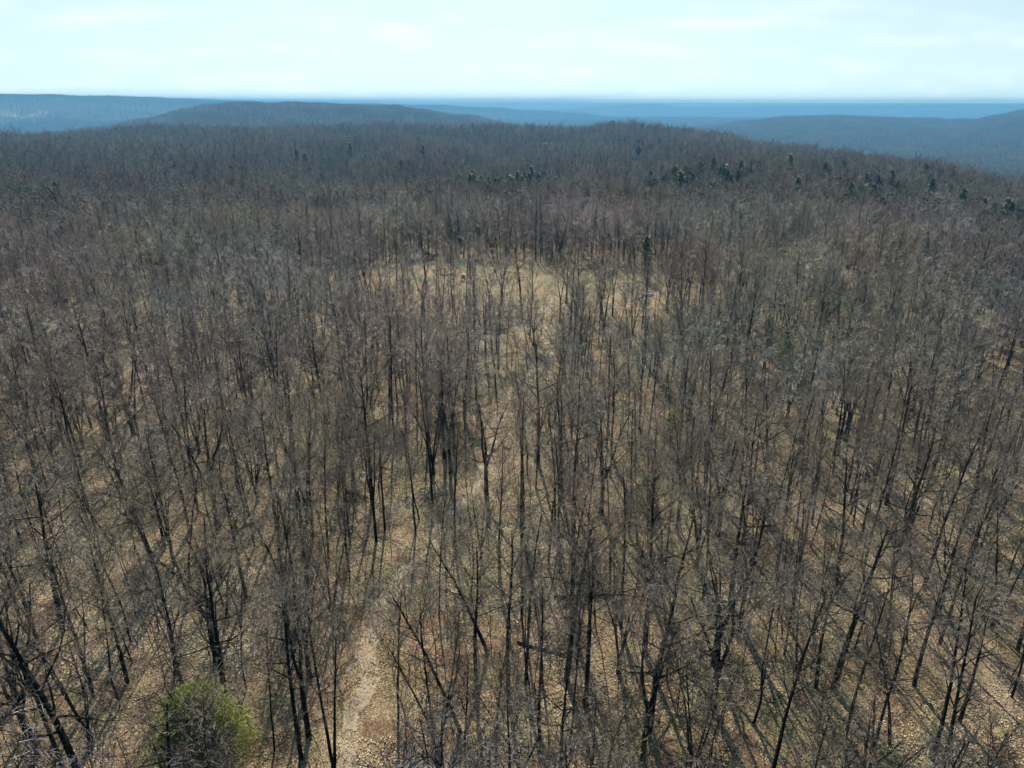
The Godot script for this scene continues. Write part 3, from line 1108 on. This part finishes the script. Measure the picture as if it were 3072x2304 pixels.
func set_things() -> void:
	fallen_log(spot(9.2, -76.2), 0.1, 7.5, 0.22, "fallen dark log lying crosswise among straight trunks, higher up the slope")
	fallen_log(spot(3.4, -66.5), -0.35, 6.0, 0.18, "fallen log slanting between dark trunks below the crosswise one")
	fallen_log(spot(-24, -262), 0.2, 5.0, 0.25, "pale grey log in the clearing near the black stand box")
	brush_pile(spot(-34.7, -291), 8.5, 3.4, 260, "dark brush pile at the clearing's far edge beside the tree line")
	brush_pile(spot(31, -274), 9.0, 2.6, 220, "low dark tangle of branches at the clearing's edge near the tall conifer")  # loose branches standing for a dark patch along the clearing edge
	brush_pile(spot(-4.6, -192), 8.0, 2.6, 240, "arched dark brush pile in the trees before the clearing")
	brush_pile(spot(19.7, -82.3), 5.5, 2.6, 260, "black-brown brush pile tangled under trees downslope of the small cedar")
	brush_pile(spot(-25.8, -100.5), 4.5, 2.0, 200, "black-brown brush pile at the foot of a thick dark trunk")
	# a black box on legs with a tan top
	var t := base("feeder_box", spot(-17.8, -254), 0.2)
	var b := Soup.new()
	b.box(Vector3(-0.6, 0.7, -0.55), Vector3(0.6, 2.2, 0.55))
	put("body", b.made(), plain(Color(0.015, 0.015, 0.016), 0.6), t)
	b = Soup.new()
	b.box(Vector3(-0.75, 2.205, -0.7), Vector3(0.75, 2.42, 0.7))
	put("lid", b.made(), plain(Color(0.55, 0.47, 0.32), 0.7), t)
	for c in [Vector2(-0.5, -0.45), Vector2(0.5, -0.45), Vector2(-0.5, 0.45), Vector2(0.5, 0.45)]:
		b = Soup.new()
		b.tube(PackedVector3Array([Vector3(c.x * 1.2, -0.1, c.y * 1.2), Vector3(c.x, 0.72, c.y)]), PackedFloat32Array([0.05, 0.05]), 6)
		put("leg", b.made(), M.bark[0], t)
	tag(t, "small black stand box with a tan top in the clearing", "box")
	# a white tarp over something low
	t = base("tarp_heap", spot(44.7, -231), 0.25)
	var s := Soup.new()
	var nx := 16
	var nz := 8
	for j in nz + 1:
		for k in nx + 1:
			var u := float(k) / nx * 2.0 - 1.0
			var w := float(j) / nz * 2.0 - 1.0
			var y := 0.95 * (1.0 - pow(absf(w), 3.0)) * (1.0 - 0.75 * pow(absf(u), 4.0)) + 0.16 * sin(u * 9.0 + w * 4.0) * (1.0 - absf(w)) + 0.2 * u
			s.v.append(Vector3(u * 2.4, maxf(y, 0.03), w * 0.95 + 0.12 * sin(u * 6.0)))
			s.n.append(Vector3.UP)
	for j in nz:
		for k in nx:
			var a := j * (nx + 1) + k
			for e in [a, a + 1, a + nx + 1, a + 1, a + nx + 2, a + nx + 1]: s.i.append(e)
	var st := SurfaceTool.new()
	st.create_from(s.made(), 0)
	st.generate_normals()
	put("tarp", st.commit(), plain(Color(0.62, 0.63, 0.64), 0.6), t)
	for k in 3:
		b = Soup.new()
		b.tube(PackedVector3Array([Vector3(-2.2 + 0.2 * k, 0.14, -0.5 + 0.5 * k), Vector3(2.5 + 0.25 * k, 0.16, -0.45 + 0.45 * k)]), PackedFloat32Array([0.13, 0.11]), 7)
		put("pole", b.made(), M.bark[2], t)
	tag(t, "white tarp draped over low poles at the clearing's side", "tarp")
	# a blue-green drum at the far side
	t = base("drum", spot(14.5, -281))
	b = Soup.new()
	b.tube(PackedVector3Array([Vector3(0, 0, 0), Vector3(0, 0.3, 0), Vector3(0, 0.34, 0), Vector3(0, 0.38, 0), Vector3(0, 0.9, 0), Vector3(0, 0.94, 0), Vector3(0, 0.98, 0), Vector3(0, 1.25, 0)]), PackedFloat32Array([0.4, 0.4, 0.43, 0.4, 0.4, 0.43, 0.4, 0.38]), 14)
	put("body", b.made(), plain(Color(0.02, 0.07, 0.08), 0.5), t)
	b = Soup.new()
	b.tube(PackedVector3Array([Vector3(0, 1.2, 0), Vector3(0, 1.27, 0), Vector3(0, 1.272, 0)]), PackedFloat32Array([0.41, 0.41, 0.0]), 14)
	put("lid", b.made(), plain(Color(0.02, 0.05, 0.06), 0.5), t)
	tag(t, "dark blue-green drum standing under trees at the clearing's far edge", "drum")
	house()
	# two pale fields far away
	for q in [[-34.6, -33.05, 2875.0, 2930.0, "pale far field at the border under the long blue plateau"], [-32.6, -31.3, 2880.0, 2925.0, "pale slanting far field next to the border one"]]:
		var out := PackedVector2Array()
		var slant: float = 50.0 if q[0] > -33 else 10.0
		for e in [[q[0], q[2] - slant], [q[1], q[2] + slant], [q[1], q[3] + slant], [q[0], q[3] - slant]]:
			out.append(Vector2(e[1] * sin(deg_to_rad(e[0])), -e[1] * cos(deg_to_rad(e[0]))))
		tag(put("field", sheet(out, 14.0, 1.5, 6.0), M.straw), q[4], "", "", "structure")

func house() -> void:
	var t := base("house", polar(2.6, 872.0) + Vector3(0, 0.2, 0), 0.15)
	var b := Soup.new()
	b.box(Vector3(-6.5, -1.5, -4), Vector3(6.5, 3.0, 4))
	put("wall", b.made(), plain(Color(0.3, 0.2, 0.15)), t)
	b = Soup.new()
	for s in [-1.0, 1.0]:
		var e := [Vector3(-7.1, 2.85, 4.7 * s), Vector3(7.1, 2.85, 4.7 * s), Vector3(7.1, 5.2, 0), Vector3(-7.1, 5.2, 0)]
		var up := Vector3.UP * 0.15
		if s > 0:
			b.quad(e[0] + up, e[3] + up, e[2] + up, e[1] + up); b.quad(e[0], e[1], e[2], e[3]); b.quad(e[0], e[0] + up, e[1] + up, e[1])
		else:
			b.quad(e[0] + up, e[1] + up, e[2] + up, e[3] + up); b.quad(e[0], e[3], e[2], e[1]); b.quad(e[0], e[1], e[1] + up, e[0] + up)
	put("roof", b.made(), plain(Color(0.72, 0.74, 0.76), 0.35), t)
	for x in [-1.0, 1.0]:
		b = Soup.new()
		b.tri(Vector3(6.5 * x, 3.0, 4 * x), Vector3(6.5 * x, 5.1, 0), Vector3(6.5 * x, 3.0, -4 * x))
		put("gable", b.made(), plain(Color(0.3, 0.2, 0.15)), t)
	for x in [-4.4, -2.0, 3.6]:
		b = Soup.new()
		b.box(Vector3(x - 0.55, 0.9, 4.0), Vector3(x + 0.55, 2.2, 4.06))
		put("window", b.made(), plain(Color(0.03, 0.035, 0.04), 0.15), t)
	b = Soup.new()
	b.box(Vector3(0.6, -0.2, 4.0), Vector3(1.6, 2.05, 4.06))
	put("door", b.made(), plain(Color(0.4, 0.38, 0.34)), t)
	tag(t, "brown house with a long pale roof among trees on the slope", "house")
